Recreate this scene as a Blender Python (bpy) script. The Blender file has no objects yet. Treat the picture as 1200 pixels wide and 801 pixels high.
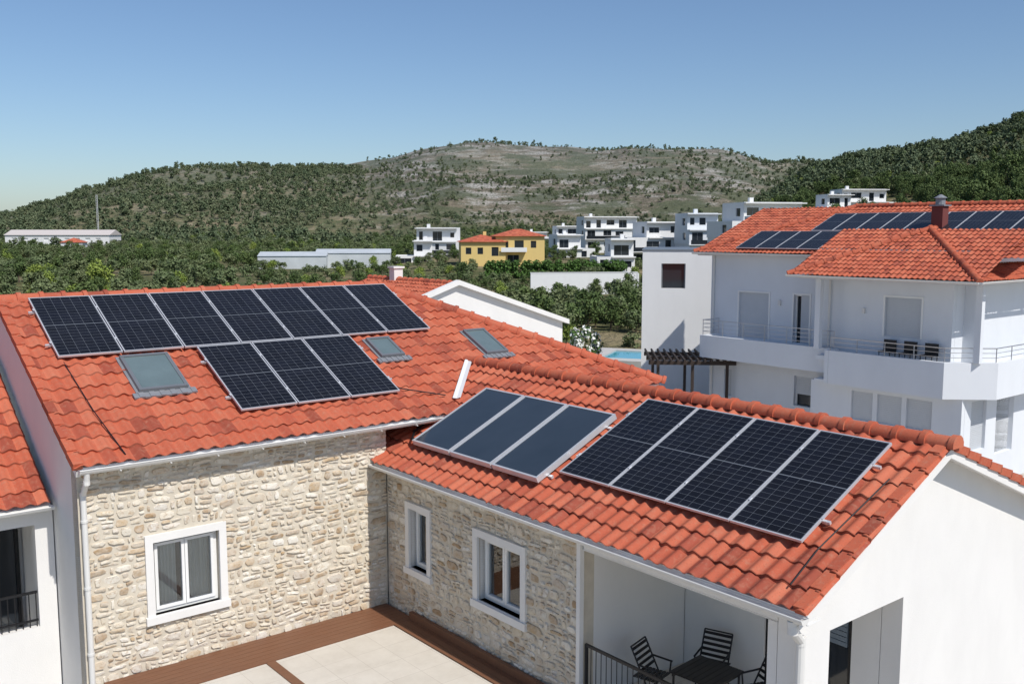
import bpy, bmesh, math, random
from mathutils import Vector, noise, Matrix
random.seed(7)
sin,cos,tan,pi=math.sin,math.cos,math.tan,math.pi
RAD=math.radians
A0=RAD(39.1); CU,SU=cos(A0),sin(A0)
scene=bpy.context.scene
col=scene.collection
def S(t):
    t=max(0.0,min(1.0,t)); return t*t*(3-2*t)
# ------------------------------------------------------------------ materials
class NT:
    def __init__(s,name):
        s.m=bpy.data.materials.new(name); s.m.use_nodes=True
        s.t=s.m.node_tree; s.n=s.t.nodes; s.l=s.t.links
        s.b=s.n['Principled BSDF']; s.out=s.n['Material Output']
    def new(s,t,**k):
        n=s.n.new(t)
        for a,b in k.items(): setattr(n,a,b)
        return n
    def link(s,a,b): s.l.new(a,b)
    def val(s,inp,x):
        if hasattr(x,'is_linked') or hasattr(x,'links'): s.l.new(x,inp)
        else: inp.default_value=x
    def math(s,op,a,b=0.0,c=None):
        n=s.new('ShaderNodeMath',operation=op); s.val(n.inputs[0],a); s.val(n.inputs[1],b)
        if c is not None: s.val(n.inputs[2],c)
        return n.outputs[0]
    def mix(s,f,a,b,blend='MIX'):
        n=s.new('ShaderNodeMixRGB',blend_type=blend); s.val(n.inputs[0],f)
        s.val(n.inputs[1],a if not isinstance(a,tuple) else (*a,1)[:4]); s.val(n.inputs[2],b if not isinstance(b,tuple) else (*b,1)[:4])
        return n.outputs[0]
    def noise(s,vec,scale,detail=4,rough=.55):
        n=s.new('ShaderNodeTexNoise'); n.inputs['Scale'].default_value=scale; n.inputs['Detail'].default_value=detail; n.inputs['Roughness'].default_value=rough
        if vec is not None: s.link(vec,n.inputs['Vector'])
        return n.outputs['Fac']
    def ramp(s,f,stops):
        n=s.new('ShaderNodeValToRGB'); e=n.color_ramp.elements
        while len(e)<len(stops): e.new(.5)
        for i,(p,c) in enumerate(stops):
            e[i].position=p; e[i].color=(*c,1)[:4] if isinstance(c,tuple) else (c,c,c,1)
        s.val(n.inputs[0],f); return n.outputs[0]
    def scaled(s,vec,sc):
        mp=s.new('ShaderNodeMapping'); mp.inputs['Scale'].default_value=sc; s.link(vec,mp.inputs['Vector']); return mp.outputs[0]
    def obj(s):
        return s.new('ShaderNodeTexCoord').outputs['Object']
    def uv(s):
        return s.new('ShaderNodeTexCoord').outputs['UV']
    def bump(s,h,strength=.3,dist=.02):
        n=s.new('ShaderNodeBump'); n.inputs['Strength'].default_value=strength; n.inputs['Distance'].default_value=dist
        s.link(h,n.inputs['Height']); s.link(n.outputs[0],s.b.inputs['Normal'])
    def set(s,base=None,rough=None,metal=None,spec=None):
        if base is not None: s.val(s.b.inputs['Base Color'],base if not isinstance(base,tuple) else (*base,1)[:4])
        if rough is not None: s.val(s.b.inputs['Roughness'],rough)
        if metal is not None: s.b.inputs['Metallic'].default_value=metal
        if spec is not None: s.b.inputs['Specular IOR Level'].default_value=spec
        return s.m
def plain(name,base,rough=.6,metal=0,var=.12,scale=3.0,bump=0.0,bscale=60,spec=None):
    k=NT(name); o=k.obj()
    f=k.noise(o,scale,5)
    c1=tuple(x*(1-var) for x in base); c2=tuple(min(1,x*(1+var)) for x in base)
    c=k.mix(f,c1,c2)
    if bump>0: k.bump(k.noise(o,bscale,3),bump,.01)
    return k.set(c,rough,metal,spec)
def plaster(name,base,dirt=.06):
    k=NT(name); o=k.obj()
    f=k.noise(k.scaled(o,(1.2,1.2,.6)),1.1,6,.6)
    g=k.noise(o,.45,4)
    c=k.mix(k.ramp(f,[(.40,0.0),(.80,1.0)]),base,tuple(x*(1-dirt) for x in base))
    c=k.mix(k.math('MULTIPLY',g,.20),c,tuple(x*.84 for x in base))
    k.bump(k.noise(o,70,3),.4,.008)
    return k.set(c,.85)
M={}
M['white']=plaster('white_plaster',(.79,.775,.745),.08)
M['white2']=plaster('white_plaster_far',(.76,.76,.75),.06)
M['grey_pl']=plaster('grey_plaster',(.71,.735,.765),.06)
M['yellow']=plaster('yellow_plaster',(.70,.52,.20))
M['pvc']=plain('white_pvc',(.80,.80,.78),.35,var=.03)
M['gutter']=plain('painted_gutter',(.70,.69,.66),.45,var=.06)
M['alu']=plain('anodised_aluminium',(.64,.65,.67),.38,.35,var=.05)
M['alud']=plain('grey_aluminium',(.22,.235,.25),.4,.4,var=.1)
M['black']=plain('black_metal',(.015,.015,.017),.45,.2)
M['steel']=plain('brushed_steel',(.55,.56,.58),.3,.9)
M['lead']=plain('grey_flashing',(.24,.25,.27),.55,.2,var=.2,scale=8)
M['maroon']=plaster('maroon_render',(.17,.045,.04))
M['darkwood']=plain('dark_timber',(.035,.022,.016),.7)
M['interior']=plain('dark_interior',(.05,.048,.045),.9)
M['shutter']=plain('roller_shutter',(.54,.565,.59),.5,var=.05)
M['curtain']=plain('curtain_fabric',(.66,.64,.60),.9,var=.08)
M['concrete']=plain('concrete',(.50,.48,.45),.85,var=.15,bump=.3)
M['bounce']=plain('bounce_paving',(.46,.42,.37),.9,var=.2,scale=.8,bump=.3)  # pale paving for the added slab that bounces light
M['pool']=plain('pool_water',(.05,.34,.44),.05)
M['bark']=plain('bark',(.11,.085,.06),.9)
M['white_metal']=plain('white_sheet_metal',(.76,.76,.75),.45,var=.03)
M['greyroof']=plain('greenhouse_sheet',(.54,.57,.58),.4,var=.2,scale=.4)
def glassm(name,tint,mixv):
    k=NT(name)
    tr=k.new('ShaderNodeBsdfTransparent'); tr.inputs[0].default_value=(*tint,1)
    gl=k.new('ShaderNodeBsdfGlossy'); gl.inputs['Roughness'].default_value=.02; gl.inputs[0].default_value=(.95,.97,1,1)
    fr=k.new('ShaderNodeFresnel'); fr.inputs[0].default_value=1.5
    f=k.math('ADD',k.math('MULTIPLY',fr.outputs[0],1.6),mixv)
    ms=k.new('ShaderNodeMixShader'); k.link(f,ms.inputs[0]); k.link(tr.outputs[0],ms.inputs[1]); k.link(gl.outputs[0],ms.inputs[2])
    k.link(ms.outputs[0],k.out.inputs[0]); return k.m
M['glass']=glassm('window_glass',(.84,.87,.87),.02)
M['glassd']=plain('dark_window_glass',(.022,.027,.033),.06,var=.3,scale=.7,spec=.8)
M['skyglass']=plain('roof_window_glass',(.13,.175,.18),.05,var=.25,scale=2,spec=1.0)
def pvm():
    k=NT('photovoltaic_cells'); uv=k.uv(); sp=k.new('ShaderNodeSeparateXYZ'); k.link(uv,sp.inputs[0])
    def line(c,w):
        fr=k.math('FRACT',c); d=k.math('ABSOLUTE',k.math('SUBTRACT',fr,.5)); return k.math('GREATER_THAN',d,.5-w)
    lx=line(sp.outputs[0],.012); ly=line(sp.outputs[1],.018)
    mid=k.math('LESS_THAN',k.math('ABSOLUTE',k.math('SUBTRACT',sp.outputs[1],10.0)),.09)
    fx=k.math('ABSOLUTE',k.math('SUBTRACT',k.math('FRACT',sp.outputs[0]),.5)); fy=k.math('ABSOLUTE',k.math('SUBTRACT',k.math('FRACT',sp.outputs[1]),.5))
    dia=k.math('GREATER_THAN',k.math('ADD',fx,k.math('MULTIPLY',fy,.5)),.715)
    ln=k.math('MAXIMUM',k.math('MAXIMUM',lx,ly),k.math('MAXIMUM',mid,dia))
    bus=k.math('MULTIPLY',line(k.math('MULTIPLY',sp.outputs[0],9.0),.04),.10)
    fl=k.new('ShaderNodeVectorMath',operation='FLOOR'); k.link(uv,fl.inputs[0])
    wn=k.new('ShaderNodeTexWhiteNoise'); k.link(fl.outputs[0],wn.inputs['Vector'])
    cell=k.mix(wn.outputs['Value'],(.0035,.004,.007),(.0065,.0075,.013))
    c=k.mix(bus,cell,(.06,.07,.09)); c=k.mix(ln,c,(.14,.155,.175))
    c=k.mix(k.math('MULTIPLY',k.noise(k.obj(),1.7,5,.65),.03),c,(.35,.32,.28))
    return k.set(c,.12,0,.26)
M['pv']=pvm()
def thm():
    k=NT('solar_thermal_glass'); o=k.obj(); f=k.noise(o,.9,3)
    c=k.mix(f,(.024,.036,.050),(.048,.064,.085))
    return k.set(c,.13,0,.5)
M['thermal']=thm()
def tilem(name,cols):
    k=NT(name); uv=k.uv(); o=k.obj()
    fl=k.new('ShaderNodeVectorMath',operation='FLOOR'); k.link(uv,fl.inputs[0])
    wn=k.new('ShaderNodeTexWhiteNoise'); k.link(fl.outputs[0],wn.inputs['Vector'])
    c=k.ramp(wn.outputs['Value'],[(0,cols[0]),(.12,cols[4]),(.22,cols[1]),(.65,cols[2]),(1,cols[3])])
    n1=k.noise(o,.8,6,.65)
    c=k.mix(k.math('MULTIPLY',k.ramp(n1,[(.42,0.0),(.72,1.0)]),.45),c,cols[4])
    n2=k.noise(o,12,4,.7)
    c=k.mix(k.math('MULTIPLY',k.ramp(n2,[(.50,0.0),(.78,1.0)]),.6),c,(.45,.225,.145))
    n3=k.noise(o,40,3,.7)
    c=k.mix(k.math('MULTIPLY',k.ramp(n3,[(.56,0.0),(.72,1.0)]),.50),c,(.19,.075,.05))
    sp=k.new('ShaderNodeSeparateXYZ'); k.link(uv,sp.inputs[0])
    d=k.math('LESS_THAN',k.math('FRACT',sp.outputs[1]),.05)
    c=k.mix(k.math('MULTIPLY',d,.55),c,(.09,.03,.018))
    k.bump(n3,.3,.01)
    return k.set(c,.75,0,.25)
M['tile']=tilem('terracotta_tile',[(.30,.070,.040),(.47,.108,.055),(.51,.128,.066),(.56,.165,.090),(.35,.080,.047)])
def stonem():
    k=NT('rubble_stone'); o=k.obj()
    at=k.new('ShaderNodeAttribute',attribute_name='srand')
    c=k.ramp(at.outputs['Fac'],[(0,(.54,.47,.36)),(.14,(.74,.69,.59)),(.30,(.62,.53,.39)),(.46,(.76,.72,.64)),(.60,(.48,.34,.19)),(.70,(.70,.64,.53)),(.84,(.38,.25,.13)),(1,(.78,.75,.68))])
    n=k.noise(o,7,5,.7); c=k.mix(k.math('MULTIPLY',k.ramp(n,[(.4,0.0),(.68,1.0)]),.5),c,(.77,.73,.65))
    n2=k.noise(o,16,5,.7); c=k.mix(k.math('MULTIPLY',k.ramp(n2,[(.50,0.0),(.70,1.0)]),.8),c,(.40,.27,.15))
    k.bump(k.noise(o,30,6,.7),.7,.02)
    return k.set(c,.88)
M['stone']=stonem()
M['mortar']=plain('lime_mortar',(.60,.54,.44),.95,var=.2,scale=6,bump=.5,bscale=50)
def woodm():
    k=NT('brown_decking'); o=k.obj()
    f=k.noise(k.scaled(o,(2,26,2)),2,5,.6)
    c=k.mix(f,(.11,.042,.020),(.25,.105,.050))
    c=k.mix(k.math('MULTIPLY',k.noise(o,1.5,4),.4),c,(.22,.13,.08))
    return k.set(c,.55)
M['wood']=woodm()
def pavem():
    k=NT('cream_paving'); o=k.obj()
    br=k.new('ShaderNodeTexBrick'); br.offset=0; br.inputs['Scale'].default_value=1; br.inputs['Brick Width'].default_value=.6; br.inputs['Row Height'].default_value=.6; br.inputs['Mortar Size'].default_value=.004
    br.inputs['Color1'].default_value=(.64,.595,.52,1); br.inputs['Color2'].default_value=(.61,.565,.49,1); br.inputs['Mortar'].default_value=(.47,.42,.36,1)
    k.link(o,br.inputs['Vector'])
    n=k.noise(o,2.0,7,.7)
    c=k.mix(k.math('MULTIPLY',k.ramp(n,[(.4,0.0),(.75,1.0)]),.5),br.outputs['Color'],(.45,.40,.33))
    return k.set(c,.8)
M['pave']=pavem()
def leafm(name,c1,c2,c3):
    k=NT(name); oi=k.new('ShaderNodeObjectInfo'); o=k.obj()
    geo=k.new('ShaderNodeNewGeometry')
    c=k.mix(oi.outputs['Random'],c1,c2); c=k.mix(k.math('MULTIPLY',geo.outputs['Random Per Island'],.8),c,c3)
    return k.set(c,.7,0,.2)
M['leaf_olive']=leafm('olive_leaves',(.070,.110,.042),(.125,.15,.06),(.19,.225,.11))
M['leaf_pine']=leafm('pine_needles',(.040,.075,.024),(.075,.11,.034),(.125,.17,.055))
M['leaf_bright']=leafm('bright_leaves',(.12,.19,.035),(.20,.26,.05),(.28,.34,.08))
M['leaf_far']=leafm('hillside_leaves',(.082,.112,.058),(.135,.155,.080),(.17,.195,.105))  # leaf tones lightened and blued: distance haze put into the colour
M['leaf_farp']=leafm('hillside_pine_needles',(.062,.098,.050),(.10,.13,.066),(.14,.17,.09))  # pine needles with the same haze put into their colour
M['hedge']=leafm('hedge_leaves',(.04,.09,.02),(.05,.10,.025),(.10,.18,.04))
M['flower']=plain('white_petals',(.85,.85,.80),.7)
def terrm():
    k=NT('dry_scrub_ground'); o=k.obj()
    at=k.new('ShaderNodeAttribute',attribute_name='mask'); sp=k.new('ShaderNodeSeparateColor'); k.link(at.outputs['Color'],sp.inputs[0])
    n1=k.noise(o,.03,8,.65); n2=k.noise(o,.22,6,.7); n4=k.noise(k.scaled(o,(.03,.03,.22)),1.0,8,.7); n5=k.noise(o,.9,4,.7)
    g=k.mix(k.ramp(n2,[(.4,0.0),(.62,1.0)]),(.095,.115,.048),(.19,.17,.09))
    g=k.mix(k.math('MULTIPLY',k.ramp(n1,[(.5,0.0),(.58,1.0)]),.7),g,(.33,.265,.165))
    rr=k.mix(k.ramp(n2,[(.42,0.0),(.58,1.0)]),(.17,.135,.095),(.28,.23,.175))
    rr=k.mix(k.ramp(n4,[(.50,0.0),(.56,1.0)]),rr,(.48,.445,.40))
    rr=k.mix(k.math('MULTIPLY',k.ramp(n5,[(.49,0.0),(.57,1.0)]),.85),rr,(.080,.092,.045))
    rr=k.mix(k.math('MULTIPLY',k.ramp(n1,[(.44,1.0),(.52,0.0)]),.85),rr,(.090,.105,.050))
    c=k.mix(sp.outputs[0],g,rr)
    c=k.mix(k.math('MULTIPLY',sp.outputs[2],.8),c,(.22,.27,.33))  # distance haze painted in: far ground blends to blue-grey
    k.bump(k.noise(o,.12,6,.7),.9,5)
    return k.set(c,.95,0,.1)
M['terrain']=terrm()
# ------------------------------------------------------------------ builders
class Grp:
    def __init__(s,name,u,v,z,house=True,rot=None):
        e=bpy.data.objects.new(name,None); col.objects.link(e); s.e=e; e.empty_display_size=.5
        s.o=Vector((u,v,z))
        if house:
            e.location=(u*CU-v*SU,u*SU+v*CU,z); e.rotation_euler=(0,0,A0+(rot or 0))
            if rot: s.o=Vector((0,0,0))
        else:
            e.location=(u,v,z); e.rotation_euler=(0,0,rot or 0); s.o=Vector((0,0,0))
class MB:
    def __init__(s): s.v=[]; s.f=[]; s.uv=[]; s.a=[]
    def face(s,pts,uv=None,a=0.0):
        i=len(s.v); s.v+= [tuple(p) for p in pts]; s.f.append(tuple(range(i,i+len(pts)))); s.uv.append(uv); s.a.append(a)
    def box(s,x0,x1,y0,y1,z0,z1):
        P=[(x0,y0,z0),(x1,y0,z0),(x1,y1,z0),(x0,y1,z0),(x0,y0,z1),(x1,y0,z1),(x1,y1,z1),(x0,y1,z1)]
        s.hexa(P)
    def hexa(s,P):
        i=len(s.v); s.v+=[tuple(p) for p in P]
        for q in ((0,3,2,1),(4,5,6,7),(0,1,5,4),(1,2,6,5),(2,3,7,6),(3,0,4,7)):
            s.f.append(tuple(i+j for j in q)); s.uv.append(None); s.a.append(0)
    def fbox(s,F,a0,a1,b0,b1,h0,h1):
        s.hexa([F.p(a0,b0,h0),F.p(a1,b0,h0),F.p(a1,b1,h0),F.p(a0,b1,h0),F.p(a0,b0,h1),F.p(a1,b0,h1),F.p(a1,b1,h1),F.p(a0,b1,h1)])
    def cyl(s,p0,p1,r0,r1=None,n=10,cap=True):
        r1=r0 if r1 is None else r1
        p0=Vector(p0);p1=Vector(p1);d=(p1-p0).normalized()
        x=d.orthogonal().normalized();y=d.cross(x); i=len(s.v)
        for p,r in ((p0,r0),(p1,r1)):
            for k in range(n):
                t=2*pi*k/n; s.v.append(tuple(p+x*cos(t)*r+y*sin(t)*r))
        for k in range(n):
            s.f.append((i+k,i+(k+1)%n,i+n+(k+1)%n,i+n+k)); s.uv.append(None); s.a.append(0)
        if cap:
            s.f.append(tuple(i+n-1-k for k in range(n))); s.uv.append(None); s.a.append(0)
            s.f.append(tuple(i+n+k for k in range(n))); s.uv.append(None); s.a.append(0)
    def prism(s,pts,d):
        d=Vector(d); n=len(pts); i=len(s.v)
        s.v+=[tuple(p) for p in pts]+[tuple(Vector(p)+d) for p in pts]
        s.f.append(tuple(range(i,i+n))); s.f.append(tuple(i+2*n-1-k for k in range(n)))
        for k in range(n): s.f.append((i+k,i+n+k,i+n+(k+1)%n,i+(k+1)%n))
        for k in range(n+2): s.uv.append(None); s.a.append(0)
    def wall(s,axis,c0,c1,a0,a1,z0,z1,holes=()):
        As=sorted(set([a0,a1]+[h[0] for h in holes]+[h[1] for h in holes]))
        Zs=sorted(set([z0,z1]+[h[2] for h in holes]+[h[3] for h in holes]))
        As=[a for a in As if a0<=a<=a1]; Zs=[z for z in Zs if z0<=z<=z1]
        P=(lambda c,a,z:(a,c,z)) if axis=='v' else (lambda c,a,z:(c,a,z))
        def solid(i,j):
            if i<0 or j<0 or i>=len(As)-1 or j>=len(Zs)-1: return False
            am=(As[i]+As[i+1])/2; zm=(Zs[j]+Zs[j+1])/2
            return not any(h[0]<am<h[1] and h[2]<zm<h[3] for h in holes)
        for i in range(len(As)-1):
            for j in range(len(Zs)-1):
                if not solid(i,j): continue
                a,b,z,y=As[i],As[i+1],Zs[j],Zs[j+1]
                for c in (c0,c1): s.face([P(c,a,z),P(c,b,z),P(c,b,y),P(c,a,y)])
                if not solid(i-1,j): s.face([P(c0,a,z),P(c1,a,z),P(c1,a,y),P(c0,a,y)])
                if not solid(i+1,j): s.face([P(c0,b,z),P(c1,b,z),P(c1,b,y),P(c0,b,y)])
                if not solid(i,j-1): s.face([P(c0,a,z),P(c1,a,z),P(c1,b,z),P(c0,b,z)])
                if not solid(i,j+1): s.face([P(c0,a,y),P(c1,a,y),P(c1,b,y),P(c0,b,y)])
    def done(s,g,name,mat,smooth=False,fixn=True,attr=None):
        me=bpy.data.meshes.new(name); o=g.o if g else Vector((0,0,0))
        me.from_pydata([(v[0]-o[0],v[1]-o[1],v[2]-o[2]) for v in s.v],[],s.f)
        if any(u is not None for u in s.uv):
            L=me.uv_layers.new(name='UVMap')
            for p,u in zip(me.polygons,s.uv):
                if u:
                    for k,li in enumerate(p.loop_indices): L.data[li].uv=u[k]
        if attr:
            at=me.attributes.new(attr,'FLOAT','FACE')
            at.data.foreach_set('value',s.a)
        if fixn and not attr:
            bm=bmesh.new(); bm.from_mesh(me)
            bmesh.ops.remove_doubles(bm,verts=bm.verts,dist=.0002)
            bmesh.ops.recalc_face_normals(bm,faces=bm.faces); bm.to_mesh(me); bm.free()
        me.materials.append(mat)
        if smooth: me.polygons.foreach_set('use_smooth',[True]*len(me.polygons))
        ob=bpy.data.objects.new(name,me); col.objects.link(ob)
        if g: ob.parent=g.e
        return ob
class Fr:
    def __init__(s,O,A,B):
        s.O=Vector(O); s.A=Vector(A).normalized(); s.B=Vector(B).normalized(); s.N=s.A.cross(s.B)
    def p(s,a,b,h=0): return s.O+s.A*a+s.B*b+s.N*h
def tiles(g,name,F,a0,a1,b0,b1,clips=(),P=.235,C=.37,amp=.05,step=.032,mat=None,res=7):
    na=int(math.ceil((a1-a0)/P*res)); rows=[]
    nb=int(math.ceil((b1-b0)/C))
    for i in range(nb):
        for fr in (0.0,.5,.985): rows.append((b0+(i+fr)*C,fr,i))
    V=[];UVv=[]
    rnd=random.Random(3); jit={}
    for (b,fr,i) in rows:
        b=min(b,b1)
        for j in range(na+1):
            a=min(a0+j*P/res,a1)
            c=int((a-a0)/P)
            if (c,i) not in jit: jit[(c,i)]=(rnd.uniform(-.008,.008),rnd.uniform(-.017,.017))
            w=.5-.5*cos(2*pi*(a-a0)/P)
            h=amp*(w**1.25)+step*(1-fr)+jit[(c,i)][0]+.016*noise.noise(Vector((a*.5,b*.5,F.O.x)))
            bb=b+(jit[(c,i)][1] if fr<.1 or fr>.9 else 0)
            V.append(tuple(F.p(a,bb,h)-g.o)); UVv.append(((a-a0)/P,i+min(fr,.98)+.01))
    faces=[]
    n=na+1
    for r in range(len(rows)-1):
        for j in range(na): faces.append((r*n+j,r*n+j+1,(r+1)*n+j+1,(r+1)*n+j))
    me=bpy.data.meshes.new(name); me.from_pydata(V,[],faces)
    L=me.uv_layers.new(name='UVMap')
    for p in me.polygons:
        for li,vi in zip(p.loop_indices,p.vertices): L.data[li].uv=UVv[vi]
    if clips:
        bm=bmesh.new(); bm.from_mesh(me)
        for co,no in clips:
            bmesh.ops.bisect_plane(bm,geom=bm.verts[:]+bm.edges[:]+bm.faces[:],plane_co=Vector(co)-g.o,plane_no=Vector(no),clear_outer=True)
        bm.to_mesh(me); bm.free()
    me.materials.append(mat or M['tile'])
    me.polygons.foreach_set('use_smooth',[True]*len(me.polygons))
    me.set_sharp_from_angle(angle=RAD(38))
    ob=bpy.data.objects.new(name,me); col.objects.link(ob); ob.parent=g.e
    return ob
def ridge(g,name,p0,p1,r=.13,L=.40,mat=None):
    p0=Vector(p0);p1=Vector(p1); d=p1-p0; n=max(1,int(d.length/L)); dn=d.normalized(); side=dn.cross(Vector((0,0,1))).normalized(); up=side.cross(dn)
    b=MB(); ns=8
    for i in range(n):
        a=p0+d*(i/n); c=p0+d*((i+1)/n)+dn*.04
        rr=random.uniform(-.008,.008); sd_=side*random.uniform(-.008,.008)
        R=[]
        for q,rad,lift in ((a,r*1.0,0.0),(a+(c-a)*.80,r*1.03,.0),(a+(c-a)*.82,r*1.16,.01),(c,r*1.17,.012)):
            R.append([q+sd_+side*cos(t)*rad+up*(sin(t)*rad*.95+lift+rr-.02) for t in [pi*(-.08+1.16*k/ns) for k in range(ns+1)]])
        base=len(b.v)
        for ring in R: b.v+=[tuple(x) for x in ring]
        m=ns+1
        for k in range(3):
            for j in range(ns):
                b.f.append((base+k*m+j,base+k*m+j+1,base+(k+1)*m+j+1,base+(k+1)*m+j)); b.uv.append([(i+.5,.5)]*4); b.a.append(0)
        b.f.append(tuple(base+3*m+j for j in range(m))); b.uv.append([(i+.5,.5)]*m); b.a.append(0)
        b.f.append(tuple(base+j for j in range(m))); b.uv.append([(i+.5,.5)]*m); b.a.append(0)
    o=b.done(g,name,mat or M['tile'],smooth=True,fixn=False)
    o.data.set_sharp_from_angle(angle=RAD(40))
    return o
def halfpipe(g,name,p0,p1,r,mat,out):
    p0=Vector(p0);p1=Vector(p1);d=(p1-p0).normalized(); out=Vector(out)
    b=MB(); n=8
    for rr,fl in ((r,0),(r*.86,1)):
        for k in range(n):
            t0=pi+pi*k/n; t1=pi+pi*(k+1)/n
            q=lambda p,t: p+out*cos(t)*rr+Vector((0,0,1))*sin(t)*rr
            b.face([q(p0,t0),q(p0,t1),q(p1,t1),q(p1,t0)])
    b.cyl(p0+out*r,p1+out*r,.011,n=6)
    for p in (p0,p1):
        b.face([p+out*cos(pi+pi*k/n)*r+Vector((0,0,1))*sin(pi+pi*k/n)*r for k in range(n+1)])
    return b.done(g,name,mat,smooth=False,fixn=False)
def stones(g,name,P,a0,a1,z0,z1,holes,seed=1):
    rnd=random.Random(seed); b=MB()
    def warp(a,z):
        q=Vector((a*1.7+seed*9,z*2.6,seed))
        return a+.06*noise.noise(q), z+.06*noise.noise(q+Vector((5,3,7)))
    def stone(xa,xb,za,zb):
        if xb-xa<.05: return
        g0=.009; xa+=g0*rnd.uniform(.5,1.5);xb-=g0*rnd.uniform(.5,1.5);za+=g0*rnd.uniform(.4,1.4);zb-=g0*rnd.uniform(.4,1.4)
        cx,cz=(xa+xb)/2,(za+zb)/2; w,h=(xb-xa)/2,(zb-za)/2
        N=10; ring=[]; e=rnd.uniform(2.6,7.0)
        for k in range(N):
            t=2*pi*(k+.5)/N+rnd.uniform(-.16,.16); c_,s_=cos(t),sin(t)
            R=(abs(c_)**e+abs(s_)**e)**(-1/e)*rnd.uniform(.82,1.0)
            ring.append((cx+c_*R*w,cz+s_*R*h))
        d=rnd.uniform(.010,.034); ins=min(.014,h*.3)
        r0=[];r1=[]
        tx,tz=rnd.uniform(-.012,.012),rnd.uniform(-.010,.010)
        for (x,z) in ring:
            X,Z=warp(x,z); r0.append(P(X,Z,-.01))
            dx,dz=x-cx,z-cz; l=math.hypot(dx,dz); X,Z=warp(x-dx/l*ins,z-dz/l*ins*1.0)
            r1.append(P(X,Z,d+tx*dx/w+tz*dz/h))
        X,Z=warp(cx+rnd.uniform(-.3,.3)*w,cz+rnd.uniform(-.3,.3)*h); ctr=P(X,Z,d+rnd.uniform(.001,.010))
        i=len(b.v); col_=rnd.random(); b.v+=[tuple(q) for q in r0]+[tuple(q) for q in r1]+[tuple(ctr)]
        for k in range(N):
            b.f.append((i+k,i+(k+1)%N,i+N+(k+1)%N,i+N+k)); b.f.append((i+N+k,i+N+(k+1)%N,i+2*N))
            b.uv+=[None,None]; b.a+=[col_,col_]
    def fill(xa,xb,za,zb):
        x=xa
        while x<xb-.02:
            h=zb-za
            w=rnd.uniform(.13,.40) if rnd.random()<.72 else rnd.uniform(.07,.16)
            if xb-(x+w)<.1: w=xb-x
            if h>.12 and rnd.random()<.42:
                m=za+h*rnd.uniform(.35,.65)
                wa=w*rnd.uniform(.35,.65)
                if w>.25 and rnd.random()<.5:
                    stone(x,x+wa,za,m); stone(x+wa,x+w,za,m); stone(x,x+w,m,zb)
                elif w>.25: stone(x,x+w,za,m); stone(x,x+wa,m,zb); stone(x+wa,x+w,m,zb)
                else: stone(x,x+w,za,m); stone(x,x+w,m,zb)
            else: stone(x,x+w,za,zb)
            x+=w
    z=z0
    while z<z1-.03:
        h=rnd.uniform(.07,.18)
        if z1-(z+h)<.07: h=z1-z
        iv=[(a0,a1)]
        for (ha,hb,hz0,hz1) in holes:
            if z+h>hz0+.06 and z<hz1-.06:
                n=[]
                for (p,q) in iv:
                    if hb<=p or ha>=q: n.append((p,q)); continue
                    if ha>p: n.append((p,ha+.05))
                    if hb<q: n.append((hb-.05,q))
                iv=n
        for p,q in iv: fill(p,q,z,z+h)
        z+=h
    o=b.done(g,name,M['stone'],smooth=False,fixn=False,attr='srand')
    bm=bmesh.new(); bm.from_mesh(o.data); bmesh.ops.recalc_face_normals(bm,faces=bm.faces); bm.to_mesh(o.data); bm.free()
    return o
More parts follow.
